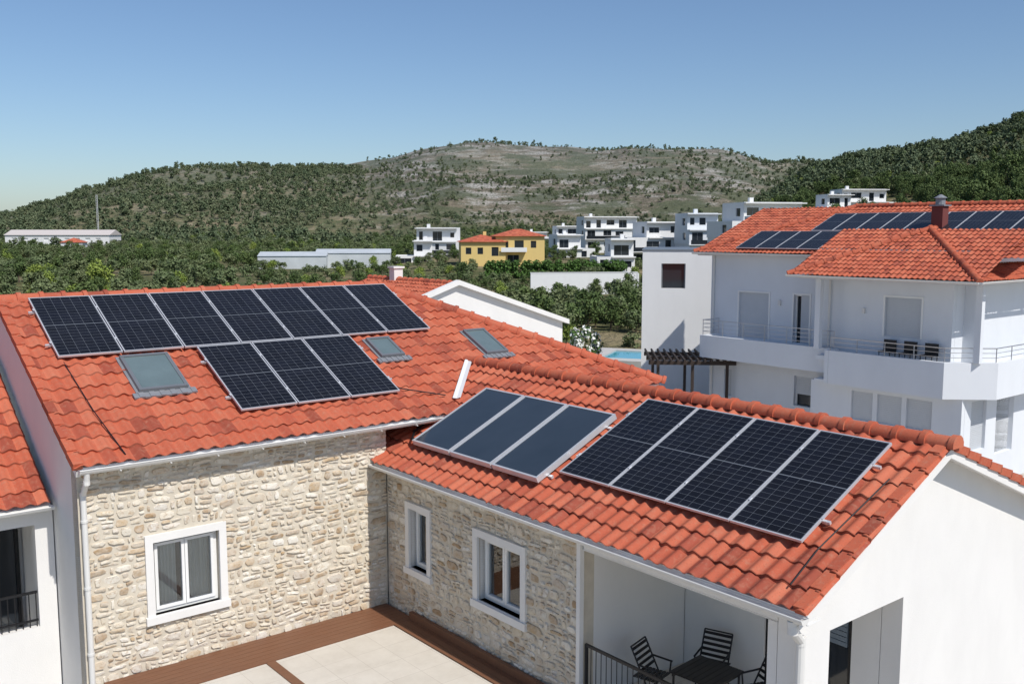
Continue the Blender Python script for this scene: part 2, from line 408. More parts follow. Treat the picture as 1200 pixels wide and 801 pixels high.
def window(g,name,axis,c,out,a0,a1,z0,z1,surround=.13,sashes=2,curtains=True,depth=.17):
    def BX(b,x0,x1,n0,n1,zz0,zz1):
        lo,hi=sorted((c+out*n0,c+out*n1))
        if axis=='v': b.box(x0,x1,lo,hi,zz0,zz1)
        else: b.box(lo,hi,x0,x1,zz0,zz1)
    b=MB(); s=surround; n0,n1=-.02,.055
    BX(b,a0,a0+s,n0,n1,z0+s,z1-s); BX(b,a1-s,a1,n0,n1,z0+s,z1-s); BX(b,a0,a1,n0,n1,z1-s,z1)
    BX(b,a0-.03,a1+.03,n0,n1+.03,z0,z0+s)
    b.done(g,name+'_surround',M['white'])
    i0,i1,y0,y1=a0+s,a1-s,z0+s,z1-s
    b=MB(); D=-depth
    BX(b,i0-.018,i0,D-.06,-.021,y0,y1); BX(b,i1,i1+.018,D-.06,-.021,y0,y1); BX(b,i0-.018,i1+.018,D-.06,-.021,y1,y1+.018); BX(b,i0-.018,i1+.018,D-.06,-.021,y0-.018,y0)
    b.done(g,name+'_reveal',M['white'])
    b=MB(); f=.055
    BX(b,i0,i0+f,D-.05,D+.02,y0+f,y1-f);BX(b,i1-f,i1,D-.05,D+.02,y0+f,y1-f);BX(b,i0,i1,D-.05,D+.02,y0,y0+f);BX(b,i0,i1,D-.05,D+.02,y1-f,y1)
    w=(i1-i0-2*f)/sashes; gl=MB(); q=.05
    for k in range(sashes):
        x0=i0+f+k*w+.004; x1=x0+w-.008
        BX(b,x0,x0+q,D-.035,D+.045,y0+f+q,y1-f-q);BX(b,x1-q,x1,D-.035,D+.045,y0+f+q,y1-f-q)
        BX(b,x0,x1,D-.035,D+.045,y0+f+.003,y0+f+q);BX(b,x0,x1,D-.035,D+.045,y1-f-q,y1-f-.003)
        BX(gl,x0+q-.003,x1-q+.003,D-.005,D+.005,y0+f+q-.003,y1-f-q+.003)
    b.done(g,name+'_frame',M['pvc']); gl.done(g,name+'_glass',M['glass'])
    if curtains:
        b=MB()
        def curt(xa,xb):
            n=40; pts=[]
            for k in range(n+1):
                x=xa+(xb-xa)*k/n; nn=D-.12+.025*sin(k*1.15)+.01*sin(k*.37)
                pts.append((x,c+out*nn))
            for k in range(n):
                (x0,m0),(x1,m1)=pts[k],pts[k+1]
                if axis=='v': b.face([(x0,m0,y0),(x1,m1,y0),(x1,m1,y1),(x0,m0,y1)])
                else: b.face([(m0,x0,y0),(m1,x1,y0),(m1,x1,y1),(m0,x0,y1)])
        W_=(i1-i0)
        if curtains==2: curt(i0,i0+W_*.40); curt(i1-W_*.40,i1)
        else: curt(i0,i0+W_*.3); curt(i1-W_*.25,i1)
        b.done(g,name+'_curtain',M['curtain'],smooth=True)
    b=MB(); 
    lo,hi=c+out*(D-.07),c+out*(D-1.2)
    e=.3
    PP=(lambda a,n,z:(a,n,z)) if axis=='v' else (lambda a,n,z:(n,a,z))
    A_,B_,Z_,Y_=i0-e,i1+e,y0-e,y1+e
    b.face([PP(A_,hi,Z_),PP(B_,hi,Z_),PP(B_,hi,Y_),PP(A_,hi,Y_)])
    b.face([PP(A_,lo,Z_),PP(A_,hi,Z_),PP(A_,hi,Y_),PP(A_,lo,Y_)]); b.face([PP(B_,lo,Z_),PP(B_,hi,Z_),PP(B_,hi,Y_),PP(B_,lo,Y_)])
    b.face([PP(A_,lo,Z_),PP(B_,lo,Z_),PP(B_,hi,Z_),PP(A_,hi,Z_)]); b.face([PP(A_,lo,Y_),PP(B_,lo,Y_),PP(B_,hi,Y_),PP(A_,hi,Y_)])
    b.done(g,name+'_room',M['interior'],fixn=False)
def shutter(g,name,axis,c,out,a0,a1,z0,z1,mat=None):
    b=MB(); n=int((z1-z0)/.075)
    for i in range(n):
        za=z0+(z1-z0)*i/n; zb=z0+(z1-z0)*(i+1)/n-.012
        lo,hi=sorted((c,c+out*.02))
        if axis=='v': b.box(a0,a1,lo,hi,za,zb)
        else: b.box(lo,hi,a0,a1,za,zb)
    lo,hi=sorted((c-out*.02,c+out*.004))
    if axis=='v': b.box(a0,a1,lo,hi,z0,z1)
    else: b.box(lo,hi,a0,a1,z0,z1)
    b.done(g,name,mat or M['shutter'])
def pv_panels(g,name,F,a_list,b0,b1,h=.11,gap=.011):
    fr=MB(); gl=MB(); rl=MB(); t=.038; w=.020
    for i in range(len(a_list)-1):
        a0=a_list[i]+gap; a1=a_list[i+1]-gap
        fr.fbox(F,a0,a0+w,b0+w,b1-w,h,h+t);fr.fbox(F,a1-w,a1,b0+w,b1-w,h,h+t);fr.fbox(F,a0,a1,b0,b0+w,h,h+t);fr.fbox(F,a0,a1,b1-w,b1,h,h+t)
        x0,x1,y0,y1=a0+w,a1-w,b0+w,b1-w; z=h+t-.004
        m=.12
        gl.face([F.p(x0,y0,z),F.p(x1,y0,z),F.p(x1,y1,z),F.p(x0,y1,z)],uv=[(-.06+i*8,-m),(6.06+i*8,-m),(6.06+i*8,20+m),(-.06+i*8,20+m)])
        fr.face([F.p(x0,y0,h+.005),F.p(x1,y0,h+.005),F.p(x1,y1,h+.005),F.p(x0,y1,h+.005)])
    for bb in (b0+(b1-b0)*.22,b0+(b1-b0)*.78):
        rl.fbox(F,a_list[0]-.09,a_list[-1]+.09,bb-.02,bb+.02,h-.045,h-.003)
        for a in a_list: rl.fbox(F,a-.018,a+.018,bb-.03,bb+.03,h+t-.002,h+t+.006)
    fr.done(g,name+'_frames',M['alu']); gl.done(g,name+'_cells',M['pv'],fixn=False); rl.done(g,name+'_rails',M['alu'])
# ================================================================== STONE HOUSE
G=Grp('stone_house',9.76,15.91,0)
T=tan(RAD(25)); c25,s25=cos(RAD(25)),sin(RAD(25))
FM=Fr((4.0,15.61,6.84),(1,0,0),(0,c25,s25))
FW=Fr((9.46,17.2,6.06),(0,-1,0),(c25,0,s25))
LEN=(20.57-15.61)/c25
RZ=6.84+(20.57-15.61)*T
hn=Vector((1,1,0)).normalized()
tiles(G,'roof_tiles_main',FM,-.06,13.5,-.04,LEN,clips=[((12.43,20.57,0),hn)])
WL=(12.75-9.46)/c25; WZ=6.06+(12.75-9.46)*T
tiles(G,'roof_tiles_wing',FW,-1.4,11.02,-.04,WL)
ER=4.6; ET=.385; eL=ER*math.sqrt(1+ET*ET); EZ=WZ-ER*ET
FW2=Fr((12.75+ER,6.18,EZ),(0,1,0),(-1,0,ET))
tiles(G,'roof_tiles_wing_east',FW2,0,11,-.04,eL,res=5)
FE=Fr((17.4,15.6,6.84),(0,1,0),(-c25,0,s25))
tiles(G,'roof_tiles_hip',FE,0,9.9,0,LEN,res=4,clips=[((12.43,20.57,0),-hn),((12.43,20.57,0),Vector((-1,1,0)).normalized())])
FB=Fr((17.4,25.53,6.84),(-1,0,0),(0,-c25,s25))
tiles(G,'roof_tiles_back',FB,0,13.45,0,LEN,res=4,clips=[((12.43,20.57,0),Vector((1,-1,0)).normalized())])
ridge(G,'ridge_tiles_main',(3.95,20.57,RZ+.03),(12.45,20.57,RZ+.03))
ridge(G,'hip_tiles',(12.43,20.57,RZ+.03),(17.4,15.6,6.90))
ridge(G,'ridge_tiles_wing',(12.75,17.3,WZ+.04),(12.75,6.16,WZ+.04))
def verge(name,F,a,b0,b1,sgn):
    b=MB(); n=int((b1-b0)/.37)
    for i in range(n+1):
        x0=b0+i*.37; x1=min(x0+.40,b1)
        if x1-x0<.05: continue
        lo,hi=sorted((a,a+sgn*.15))
        h0=.07
        b.hexa([F.p(lo,x0,-.03),F.p(hi,x0,-.03),F.p(hi,x1,-.05),F.p(lo,x1,-.05),F.p(lo,x0,h0+.02),F.p(hi,x0,h0+.02),F.p(hi,x1,h0-.01),F.p(lo,x1,h0-.01)])
        for k in range(6): b.uv[-1-k]=[(i+.5,.5)]*4
    b.done(G,name,M['tile'],fixn=False)
verge('verge_tiles_wing',FW,10.98,0,WL,-1); verge('verge_tiles_main',FM,-.07,0,LEN,1)
verge('verge_tiles_east',FW2,0,0,eL,1)
b=MB()
b.fbox(FM,.02,8.4,.02,LEN,-.11,-.02); 
b.prism([FM.p(8.4,.02,-.02),FM.p(13.3,.02,-.02),FM.p(8.43,LEN,-.02),FM.p(8.4,LEN,-.02)],FM.N*-.09)
b.fbox(FW,1.3,10.92,.02,WL,-.11,-.02); b.fbox(FW2,.10,10.9,.02,eL,-.11,-.025)
b.done(G,'roof_deck',M['white'])
b=MB()
b.fbox(FW,10.93,10.99,-.02,WL,-.15,-.035); b.fbox(FW2,.03,.09,-.02,eL,-.15,-.035); b.fbox(FM,-.02,.05,-.02,LEN,-.15,-.055)
b.done(G,'verge_boards',M['white'])
WN=(5.05,6.45,3.94,5.47)
def inner(w,s=.13): return (w[0]+s,w[1]-s,w[2]+s,w[3]-s)
b=MB(); b.wall('v',15.91,16.21,4.05,9.75,0,6.72,[inner(WN)]); b.done(G,'wall_south_mortar',M['mortar'])
stones(G,'wall_south_stones',lambda a,z,d:Vector((a,15.91-d,z)),4.08,9.75,3.12,6.74,[WN],seed=2)
W1=(14.35,15.19,4.0,5.40); W2=(11.61,13.04,4.0,5.40)
b=MB(); b.wall('u',9.76,10.06,10.37,15.90,0,5.98,[inner(W1,.12),inner(W2)]); b.done(G,'wall_wing_mortar',M['mortar'])
stones(G,'wall_wing_stones',lambda a,z,d:Vector((9.76-d,a,z)),10.40,15.86,3.12,5.94,[W1,W2],seed=5)
b=MB(); b.box(9.715,9.80,10.32,10.40,3.0,5.96); b.done(G,'wall_corner_trim',M['white'])
window(G,'window_main','v',15.91,-1,*WN,curtains=2,depth=.12)
window(G,'window_wing_small','u',9.76,-1,*W1,surround=.12,sashes=1,curtains=False,depth=.14)
window(G,'window_wing','u',9.76,-1,*W2,curtains=1,depth=.14)
b=MB()
b.prism([(4.05,15.915,0),(4.05,25.2,0),(4.05,25.2,6.66),(4.05,20.57,RZ-.16),(4.05,15.915,6.72)],(.3,0,0))
b.box(4.36,17,24.9,25.2,0,6.7); b.box(16.8,17.1,15.9,25.2,0,6.7)
b.done(G,'walls_plaster',M['white'])
b=MB()
holes=[(10.43,12.2,3.2,5.52)]
UE=17.05
b.wall('v',6.5,6.8,9.765,UE,0,5.75,holes)
b.prism([(9.765,6.5,5.75),(UE,6.5,5.75),(UE,6.5,WZ-(UE-12.75)*ET-.06),(12.75,6.5,WZ-.06),(9.765,6.5,WZ-(12.75-9.765)*T-.06)],(0,.3,0))
b.box(UE-.3,UE,6.81,15.9,0,5.7)
b.box(9.765,10.03,6.81,10.30,5.72,5.96)
b.box(9.765,10.03,6.81,6.95,3.2,5.719)
b.box(10.061,12.2,10.37,10.6,0,5.9)
b.box(9.765,12.1,6.81,10.36,5.70,5.715)
b.wall('u',12.2,12.4,6.81,10.36,0,5.69,[(7.25,8.75,3.22,5.35)])
b.box(9.765,10.0,6.81,10.36,0,3.16)
b.done(G,'wing_walls',M['white'])
b=MB(); b.box(9.7,12.19,6.82,10.35,3.165,3.20); b.done(G,'loggia_floor',M['pave'])
b=MB(); b.box(12.3,12.33,7.25,8.75,3.22,5.35); b.done(G,'loggia_door_glass',M['glassd'])
b=MB()
for v0,v1 in ((7.25,7.32),(7.97,8.03),(8.68,8.75)): b.box(12.24,12.29,v0,v1,3.22,5.35)
b.box(12.24,12.29,7.32,8.68,5.28,5.35); b.done(G,'loggia_door_frame',M['black'])
shutter(G,'loggia_shutter','u',12.235,-1,7.33,7.96,4.5,5.27,plain('blue_grey_slats',(.16,.20,.24),.5))
halfpipe(G,'gutter_main',(4.0,15.56,6.82),(11.0,15.56,6.82),.075,M['gutter'],(0,-1,0))
halfpipe(G,'gutter_wing',(9.40,15.88,6.03),(9.40,6.18,6.03),.075,M['gutter'],(-1,0,0))
b=MB(); b.box(4.06,11.0,15.62,15.64,6.72,6.84); b.box(4.06,9.7,15.64,15.905,6.72,6.735)
b.box(9.47,9.49,6.2,15.6,5.93,6.05); b.box(9.49,9.755,6.2,15.88,5.93,5.945); b.done(G,'fascia',M['pvc'])
def pipe(name,pts,r,mat,g=G):
    b=MB()
    for p,q in zip(pts[:-1],pts[1:]): b.cyl(p,q,r,n=12)
    for p in pts[1:-1]:
        b.cyl(Vector(p)-Vector((0,0,r*.9)),Vector(p)+Vector((0,0,r*.9)),r*1.12,n=12)
    b.done(g,name,mat,smooth=False)
pipe('downpipe_main',[(4.12,15.56,6.76),(4.12,15.60,6.6),(4.12,15.84,6.35),(4.12,15.84,2.9)],.045,M['gutter'])
pipe('downpipe_wing',[(9.40,6.36,5.97),(9.42,6.36,5.85),(9.68,6.42,5.62),(9.68,6.42,2.9)],.06,M['gutter'])
b=MB()
for z in (3.7,4.8,5.9): b.cyl((4.12,15.84,z),(4.12,15.84,z+.04),.056,n=12)
for z in (3.7,4.9): b.cyl((9.68,6.42,z),(9.68,6.42,z+.04),.072,n=12)
for i in range(9): b.box(4.6+i*.8,4.62+i*.8,15.47,15.64,6.735,6.75)
b.done(G,'pipe_clips',M['gutter'])
def skylight(name,u0,u1,v0,v1):
    a0,a1=u0-4.0,u1-4.0; b0,b1=(v0-15.61)/c25,(v1-15.61)/c25
    m=MB(); w=.06
    m.fbox(FM,a0,a0+w,b0+w,b1-w,0,.15);m.fbox(FM,a1-w,a1,b0+w,b1-w,0,.15);m.fbox(FM,a0,a1,b0,b0+w,0,.15);m.fbox(FM,a0,a1,b1-w,b1,0,.16)
    m.done(G,name+'_frame',M['alud'])
    m=MB(); m.fbox(FM,a0+w-.01,a1-w+.01,b0+w-.01,b1-w+.01,.10,.135); m.done(G,name+'_glass',M['skyglass'])
    m=MB(); m.fbox(FM,a0-.05,a0-.001,b0-.02,b1+.06,.03,.085);m.fbox(FM,a1+.001,a1+.05,b0-.02,b1+.06,.03,.085);m.fbox(FM,a0-.001,a1+.001,b1+.002,b1+.06,.03,.09)
    n=12
    for i in range(n):
        x0=a0-.12+(a1-a0+.24)*i/n; x1=a0-.12+(a1-a0+.24)*(i+1)/n
        m.fbox(FM,x0,x1,b0-.15,b0-.003,.05+(i%2)*.012,.085+(i%2)*.012)
    m.done(G,name+'_flashing',M['lead'])
skylight('skylight_left',5.49,6.37,17.22,18.28); skylight('skylight_mid',10.66,11.24,17.55,18.22); skylight('skylight_right',13.29,13.91,17.3,18.24)
al=[4.47-4+i*(12.50-4.47)/7 for i in range(8)]
bm_=lambda v:(v-15.61)/c25
pv_panels(G,'solar_panels_upper',FM,al,bm_(18.42),bm_(20.42))
al=[6.98-4+i*(10.35-6.98)/3 for i in range(4)]
pv_panels(G,'solar_panels_lower',FM,al,bm_(16.36),bm_(18.39))
bw=lambda u:(u-9.46)/c25
al=[17.2-11.46+i*(11.46-6.86)/4 for i in range(5)]
pv_panels(G,'solar_panels_wing',FW,al,bw(10.36),bw(12.44))
fr=MB(); gl=MB(); a0=17.2-15.33; wd=(15.33-11.62)/3
B0,B1=bw(10.05),bw(11.85)
for i in range(3):
    x0=a0+i*wd+.02; x1=x0+wd-.04; w=.035; h0,h1=.10,.20
    fr.fbox(FW,x0,x0+w,B0+w,B1-w,h0,h1);fr.fbox(FW,x1-w,x1,B0+w,B1-w,h0,h1);fr.fbox(FW,x0,x1,B0,B0+w,h0,h1);fr.fbox(FW,x0,x1,B1-w,B1,h0,h1)
    fr.fbox(FW,x0+.01,x1-.01,B0+.01,B1-.01,h0-.01,h0+.01)
    gl.fbox(FW,x0+w-.005,x1-w+.005,B0+w-.005,B1-w+.005,h1-.03,h1-.012)
for bb in (B0+.25,B1-.25): fr.fbox(FW,a0-.06,a0+3*wd+.06,bb-.025,bb+.025,.04,.085)
fr.done(G,'thermal_collector_frames',M['alu']); gl.done(G,'thermal_collector_glass',M['thermal'])
b=MB()
for i in (1,2):
    x=a0+i*wd; b.cyl(FW.p(x-.07,B0+.12,.15),FW.p(x+.07,B0+.12,.15),.025)
b.cyl(FW.p(a0-.15,B0+.1,.13),FW.p(a0+.05,B0+.1,.15),.03); b.cyl(FW.p(a0-.15,B0+.1,.13),FW.p(a0-.45,B0+.35,.09),.025); b.cyl(FW.p(a0-.45,B0+.35,.09),FW.p(a0-.5,B0+1.1,.09),.025)
b.cyl(FM.p(.75,.1,.07),FM.p(.62,1.4,.07),.010); b.cyl(FM.p(.62,1.4,.07),FM.p(.55,3.0,.07),.010)
b.cyl(FM.p(6.4,1.0,.08),FM.p(7.3,.55,.08),.012)
b.cyl(FW.p(10.6,.3,.08),FW.p(10.55,1.0,.08),.01);b.cyl(FW.p(10.55,1.0,.08),FW.p(10.65,2.6,.08),.01)
b.done(G,'roof_cables',M['black'])
def zm(v): return 6.84+(v-15.61)*T
def zw(u): return 6.06+(u-9.46)*T
b=MB()
L0=(11.45,15.89);L1=(12.66,17.10); w=.085; off=.095
def q(p,s_):
    u,v=p[0]-s_*w*.7,p[1]+s_*w*.7
    return Vector((u,v,max(zm(v),zw(u))+off))
b.prism([q(L0,0),q(L1,0),q(L1,-1),q(L0,-1)],(0,0,.01)); b.prism([q(L0,0),q(L1,0),q(L1,1),q(L0,1)],(0,0,.01))
b.done(G,'valley_flashing',M['white_metal'])
# ------------------------------------------------------------------ terrace deck
D=Grp('terrace_deck',6.8,13,0)
b=MB(); b.box(4.3,9.70,6.9,15.80,0,3.10); b.done(D,'terrace_base',M['concrete'])
b=MB(); b.box(4.3,9.24,6.9,14.90,3.10,3.145); b.done(D,'paving',M['pave'])
b=MB()
n=7
for i in range(n):
    v0=14.91+i*.985/n; b.box(4.3,9.69,v0,v0+.985/n-.008,3.10,3.165)
for i in range(3):
    u0=9.25+i*.15; b.box(u0,u0+.142,6.9,14.90,3.10,3.165)
b.box(6.68,6.84,6.9,14.90,3.146,3.165)
b.box(9.62,9.70,6.9,14.95,3.166,3.30)
b.done(D,'decking_boards',M['wood'])
# ------------------------------------------------------------------ loggia railing + furniture
R=Grp('balcony_railing',9.8,8.6,3.2)
b=MB()
b.box(9.80,9.84,6.96,10.29,4.18,4.22); b.box(9.80,9.84,6.96,10.29,3.28,3.31)
v=6.98
while v<10.28: b.cyl((9.82,v,3.3),(9.82,v,4.18),.008,n=6); v+=.11
for v in (6.98,8.6,10.27): b.box(9.80,9.84,v-.02,v+.02,3.2,4.19)
b.done(R,'railing',M['black'])
def chair(u,v,rot):
    g=Grp('folding_chair',u,v,3.2,rot=rot)
    b=MB(); r=.013
    for i in range(7): b.box(-.22,.22,-.21+i*.062,-.165+i*.062,.44,.455)
    for x in (-.23,.23):
        b.cyl((x,-.22,0),(x,.24,.92),r); b.cyl((x,.25,0),(x,-.22,.46),r); b.cyl((x,-.24,.64),(x,.12,.66),r*1.2); b.cyl((x,-.2,.45),(x,-.22,.64),r)
    for i in range(5):
        t=.56+i*.075; y=-.22+.46*t/.92; b.box(-.225,.225,y-.008,y+.008,t,t+.045)
    b.cyl((-.23,.24,.92),(.23,.24,.92),r); b.cyl((-.23,-.1,.22),(.23,-.1,.22),r*.8)
    b.done(g,'slatted_chair',M['black'])
chair(10.72,9.75,RAD(15)); chair(11.72,9.35,RAD(-70)); chair(11.65,8.35,RAD(-110))
g=Grp('patio_table',11.0,8.9,3.2,rot=.1); b=MB()
for i in range(8): b.box(-.4,.4,-.4+i*.1,-.31+i*.1,.71,.735)
b.box(-.38,.38,-.36,-.33,.66,.709); b.box(-.38,.38,.33,.36,.66,.709)
for x in (-.36,.36):
    for y in (-.34,.34): b.cyl((x,y,0),(x,y,.7),.018)
b.done(g,'slatted_table',M['black'])
# ------------------------------------------------------------------ left neighbour annex
N=Grp('annex_house',0,18,0)
FA=Fr((-8,17.24,5.93),(1,0,0),(0,cos(RAD(28.6)),sin(RAD(28.6))))
tiles(N,'roof_tiles',FA,0,11.96,-.03,5.5)
b=MB(); b.fbox(FA,0,11.96,0,5.5,-.12,-.02)
b.wall('v',17.45,17.65,-8,4.03,0,5.85,[(-2.5,3.74,3.75,5.55)])
b.box(-8,4.03,19.2,19.4,3,6.5); b.box(-8,4.03,17.66,19.2,5.56,5.6); b.box(-8,4.03,17.66,19.2,2.9,3.1); b.box(3.88,4.0,17.66,19.19,3.1,5.55)
b.done(N,'walls',M['white'])
b=MB(); b.box(-2.4,3.8,19.12,19.15,3.1,5.4); b.done(N,'glazed_doors',M['glassd'])
b=MB()
for u in (-2.4,-1.1,.3,1.7,2.9,3.74): b.box(u,u+.06,19.06,19.11,3.1,5.4)
b.box(-2.5,3.73,17.5,17.54,4.34,4.38); b.box(-2.5,3.73,17.5,17.54,3.85,3.88)
u=-2.45
while u<3.72: b.cyl((u,17.52,3.75),(u,17.52,4.36),.009,n=6); u+=.11
b.done(N,'black_railing',M['black'])
halfpipe(N,'gutter',(-8,17.18,5.9),(4.0,17.18,5.9),.07,M['gutter'],(0,-1,0))
# ------------------------------------------------------------------ house behind (white gable)
K=Grp('gabled_house',23.1,35,0)
tK=.32; dz=-.17; du=.7
FK=Fr((16.5+du,39.0,6.58+dz),(0,-1,0),(1,0,tK)); lk=6.0*math.sqrt(1+tK*tK)
tiles(K,'roof_tiles',FK,0,7.0,0,lk,res=5)
FK2=Fr((28.5+du,32.0,6.58+dz),(0,1,0),(-1,0,tK)); tiles(K,'roof_tiles_east',FK2,0,7.0,0,lk,res=5)
b=MB()
b.prism([(16.8+du,32.2,0),(28.4+du,32.2,0),(28.4+du,32.2,6.62+dz),(22.5+du,32.2,8.5+dz),(16.8+du,32.2,6.62+dz)],(0,.3,0)); b.box(16.8+du,28.2+du,38.6,38.9,0,6.3); b.box(16.8+du,17.1+du,32.5,38.6,0,6.3); b.box(28+du,28.3+du,32.5,38.6,0,6.3)
b.prism([(16.4+du,31.95,6.52+dz),(22.5+du,31.95,8.48+dz),(28.6+du,31.95,6.52+dz),(28.6+du,31.95,6.72+dz),(22.5+du,31.95,8.68+dz),(16.4+du,31.95,6.72+dz)],(0,.24,0))
b.done(K,'walls',M['white'])
b=MB(); b.box(23.0,23.45,36.6,37.0,7.8,8.85); b.box(22.94,23.51,36.54,37.06,8.85,8.93); b.done(K,'chimney',M['white'])
ridge(K,'ridge_tiles',(22.5+du,32.2,8.53+dz),(22.5+du,39,8.53+dz))
# ================================================================== RIGHT VILLA
V=Grp('villa',40,22,0)
b=MB()
UB=38.6
bh=[(28.0,29.75,5.3,7.53),(25.75,26.6,5.3,7.55),(23.8,25.2,5.3,7.55),(30.1,30.55,2.3,3.62),(24.3,26.45,2.35,3.75)]
b.wall('u',UB,UB+.3,18,31.5,0,9.35,bh)
b.wall('v',31.2,31.5,UB+.3,50,0,9.35)
b.wall('v',18.0,18.3,UB+.31,50,0,9.35)
UF=37.7
fh=[(19.9,21.5,6.1,7.75)]
b.wall('u',UF,UF+.25,18.6,24.6,3.95,8.5,fh)
b.wall('v',18.6,18.85,UF+.26,50,3.95,8.5,[(38.6,41.3,5.35,7.75)])
b.wall('v',24.3,24.6,UF+.26,UB-.01,3.95,8.5)
lh=[(19.0,20.1,2.45,3.7),(20.3,21.4,2.45,3.7),(21.6,22.6,2.45,3.7)]
b.wall('u',37.2,37.45,17.8,24.6,0,3.94,lh)
b.wall('v',17.8,18.05,37.46,50,0,3.94,[(38.0,39.3,1.7,3.75),(40.2,41.8,1.3,3.75)])
b.wall('v',24.35,24.6,37.46,UB-.01,0,3.94)
b.box(36.75,37.0,24.0,24.25,5.39,8.45)
b.box(37.35,37.6,17.3,17.55,5.39,8.45)
b.prism([(36.3,17.0,8.45),(50,17.0,8.45),(50,24.9,8.45),(36.3,24.9,8.45)],(0,0,.13))
b.box(38.1,50,24.91,32.0,9.28,9.42); b.box(38.1,50,17.5,24.9,9.28,9.42)
b.done(V,'walls',M['grey_pl'])
b=MB()
for (a,c,z,y) in bh: b.box(UB+.26,UB+.28,a,c,z,y)
b.box(UF+.2,UF+.22,19.9,21.5,6.1,7.75)
b.box(38.6,41.3,18.8,18.82,5.35,7.75)
for h in lh: b.box(37.4,37.42,h[0],h[1],h[2],h[3])
b.box(40.2,41.8,18.0,18.02,1.3,3.75)
b.done(V,'window_glass',M['glassd'])
shutter(V,'shutter_a','u',UB+.12,-1,28.0,29.75,5.3,7.53);shutter(V,'shutter_b','u',UB+.16,-1,25.75,26.3,5.3,7.55);shutter(V,'shutter_c','u',UB+.16,-1,23.8,24.8,5.3,7.55)
shutter(V,'shutter_d','u',UF+.1,-1,19.9,21.5,6.1,7.75)
for i,h in enumerate(lh): shutter(V,'shutter_low%d'%i,'u',37.3,-1,*h)
shutter(V,'shutter_e','v',17.95,-1,38.0,39.3,1.7,3.75); shutter(V,'shutter_f','u',UB+.12,-1,30.1,30.55,2.3,3.62); shutter(V,'shutter_g','u',UB+.14,-1,24.3,26.45,2.9,3.75)
b=MB()
for (a,c,z,y) in [bh[1],bh[2],bh[4]]:
    x0=UB+.17
    b.box(x0,x0+.06,a,a+.07,z,y); b.box(x0,x0+.06,c-.07,c,z,y); b.box(x0,x0+.06,a+.07,c-.07,y-.07,y); b.box(x0,x0+.06,(a+c)/2-.04,(a+c)/2+.04,z,y-.07)
b.box(38.6,38.68,18.7,18.76,5.35,7.75); b.box(39.9,40.0,18.7,18.76,5.35,7.75); b.box(41.22,41.3,18.7,18.76,5.35,7.75)
for (a,c,z,y) in bh[:3]+[fh[0]]:
    x0=(UB if (a,c,z,y)!=fh[0] else UF)-.03
    b.box(x0,x0+.028,a-.08,a,z,y+.08); b.box(x0,x0+.028,c,c+.08,z,y+.08); b.box(x0,x0+.028,a,c,y,y+.08)
b.done(V,'window_frames',M['pvc'])
b=MB()
b.cyl((38.52,31.3,9.3),(38.52,31.3,1.0),.05,n=8); b.cyl((37.62,24.1,8.45),(37.62,24.1,5.2),.05,n=8)
b.box(38.50,38.59,27.3,27.42,7.0,7.25); b.box(37.61,37.69,22.4,22.52,7.0,7.22)
b.done(V,'downpipes_and_wall_lamps',M['gutter'])
b=MB()
out=[(36.6,23.4),(36.6,18.3),(38.1,16.9),(50,16.9)]
inn=[(36.85,23.4),(36.85,18.42),(38.22,17.15),(50,17.15)]
for i in range(3):
    (x0,y0),(x1,y1)=out[i],out[i+1]; (p0,q0),(p1,q1)=inn[i],inn[i+1]
    b.hexa([(x0,y0,3.95),(p0,q0,3.95),(p1,q1,3.95),(x1,y1,3.95),(x0,y0,5.39),(p0,q0,5.39),(p1,q1,5.39),(x1,y1,5.39)])
b.prism([(36.86,24.2,4.9),(36.86,18.42,4.9),(38.22,17.16,4.9),(50,17.16,4.9),(50,18.59,4.9),(37.69,18.59,4.9),(37.69,24.2,4.9)],(0,0,.2))
b.prism([(36.8,24.2,3.97),(36.8,18.5,3.97),(38.2,17.2,3.97),(50,17.2,3.97),(50,18.5,3.97),(37.6,18.5,3.97),(37.6,24.2,3.97)],(0,0,.1))
b.box(37.2,37.4,23.41,31.0,4.3,5.39); b.box(37.41,38.59,30.8,31.0,4.3,5.39); b.box(37.41,38.59,23.5,30.79,4.9,5.1)
b.box(36.6,37.19,23.41,23.6,3.95,5.39)
b.done(V,'balconies',M['grey_pl'])
b=MB()
def rail(p,q,z0,z1,n=3):
    p=Vector(p);q=Vector(q);L=(q-p).length
    for k in range(n): 
        z=z0+(z1-z0)*(k+1)/n; b.cyl((p.x,p.y,z),(q.x,q.y,z),.022 if k==n-1 else .012,n=6)
    m=max(1,int(L/1.2))
    for k in range(m+1):
        t=p.lerp(q,k/m); b.cyl((t.x,t.y,z0),(t.x,t.y,z1),.02,n=6)
rail((37.3,23.6),(37.3,30.9),5.39,6.15,4); rail((37.3,30.9),(38.5,30.9),5.39,6.15,4)
rail((36.72,23.4),(36.72,18.36),5.39,5.95); rail((36.72,18.36),(38.16,17.02),5.39,5.95); rail((38.16,17.02),(50,17.02),5.39,5.95)
b.done(V,'balcony_rails',M['steel'])
b=MB()
for v_ in (19.0,19.9,20.8):
    b.box(37.0,37.5,v_,v_+.55,5.5,5.55); b.box(37.45,37.5,v_,v_+.55,5.55,6.0)
    for x in (37.02,37.46):
        for y in (v_+.03,v_+.5): b.cyl((x,y,5.1),(x,y,5.5),.02,n=5)
b.done(V,'lounge_chairs',M['black'])
TB=.40; LB=5.6*math.sqrt(1+TB*TB)
FB1=Fr((38.0,32.2,9.43),(0,-1,0),(1,0,TB))
hA=Vector((-1,1,0)).normalized()
tiles(V,'roof_tiles_back_block',FB1,0,16,0,LB,res=5,clips=[((38,32.2,0),hA)])
b=MB()
rz=9.43+5.6*TB
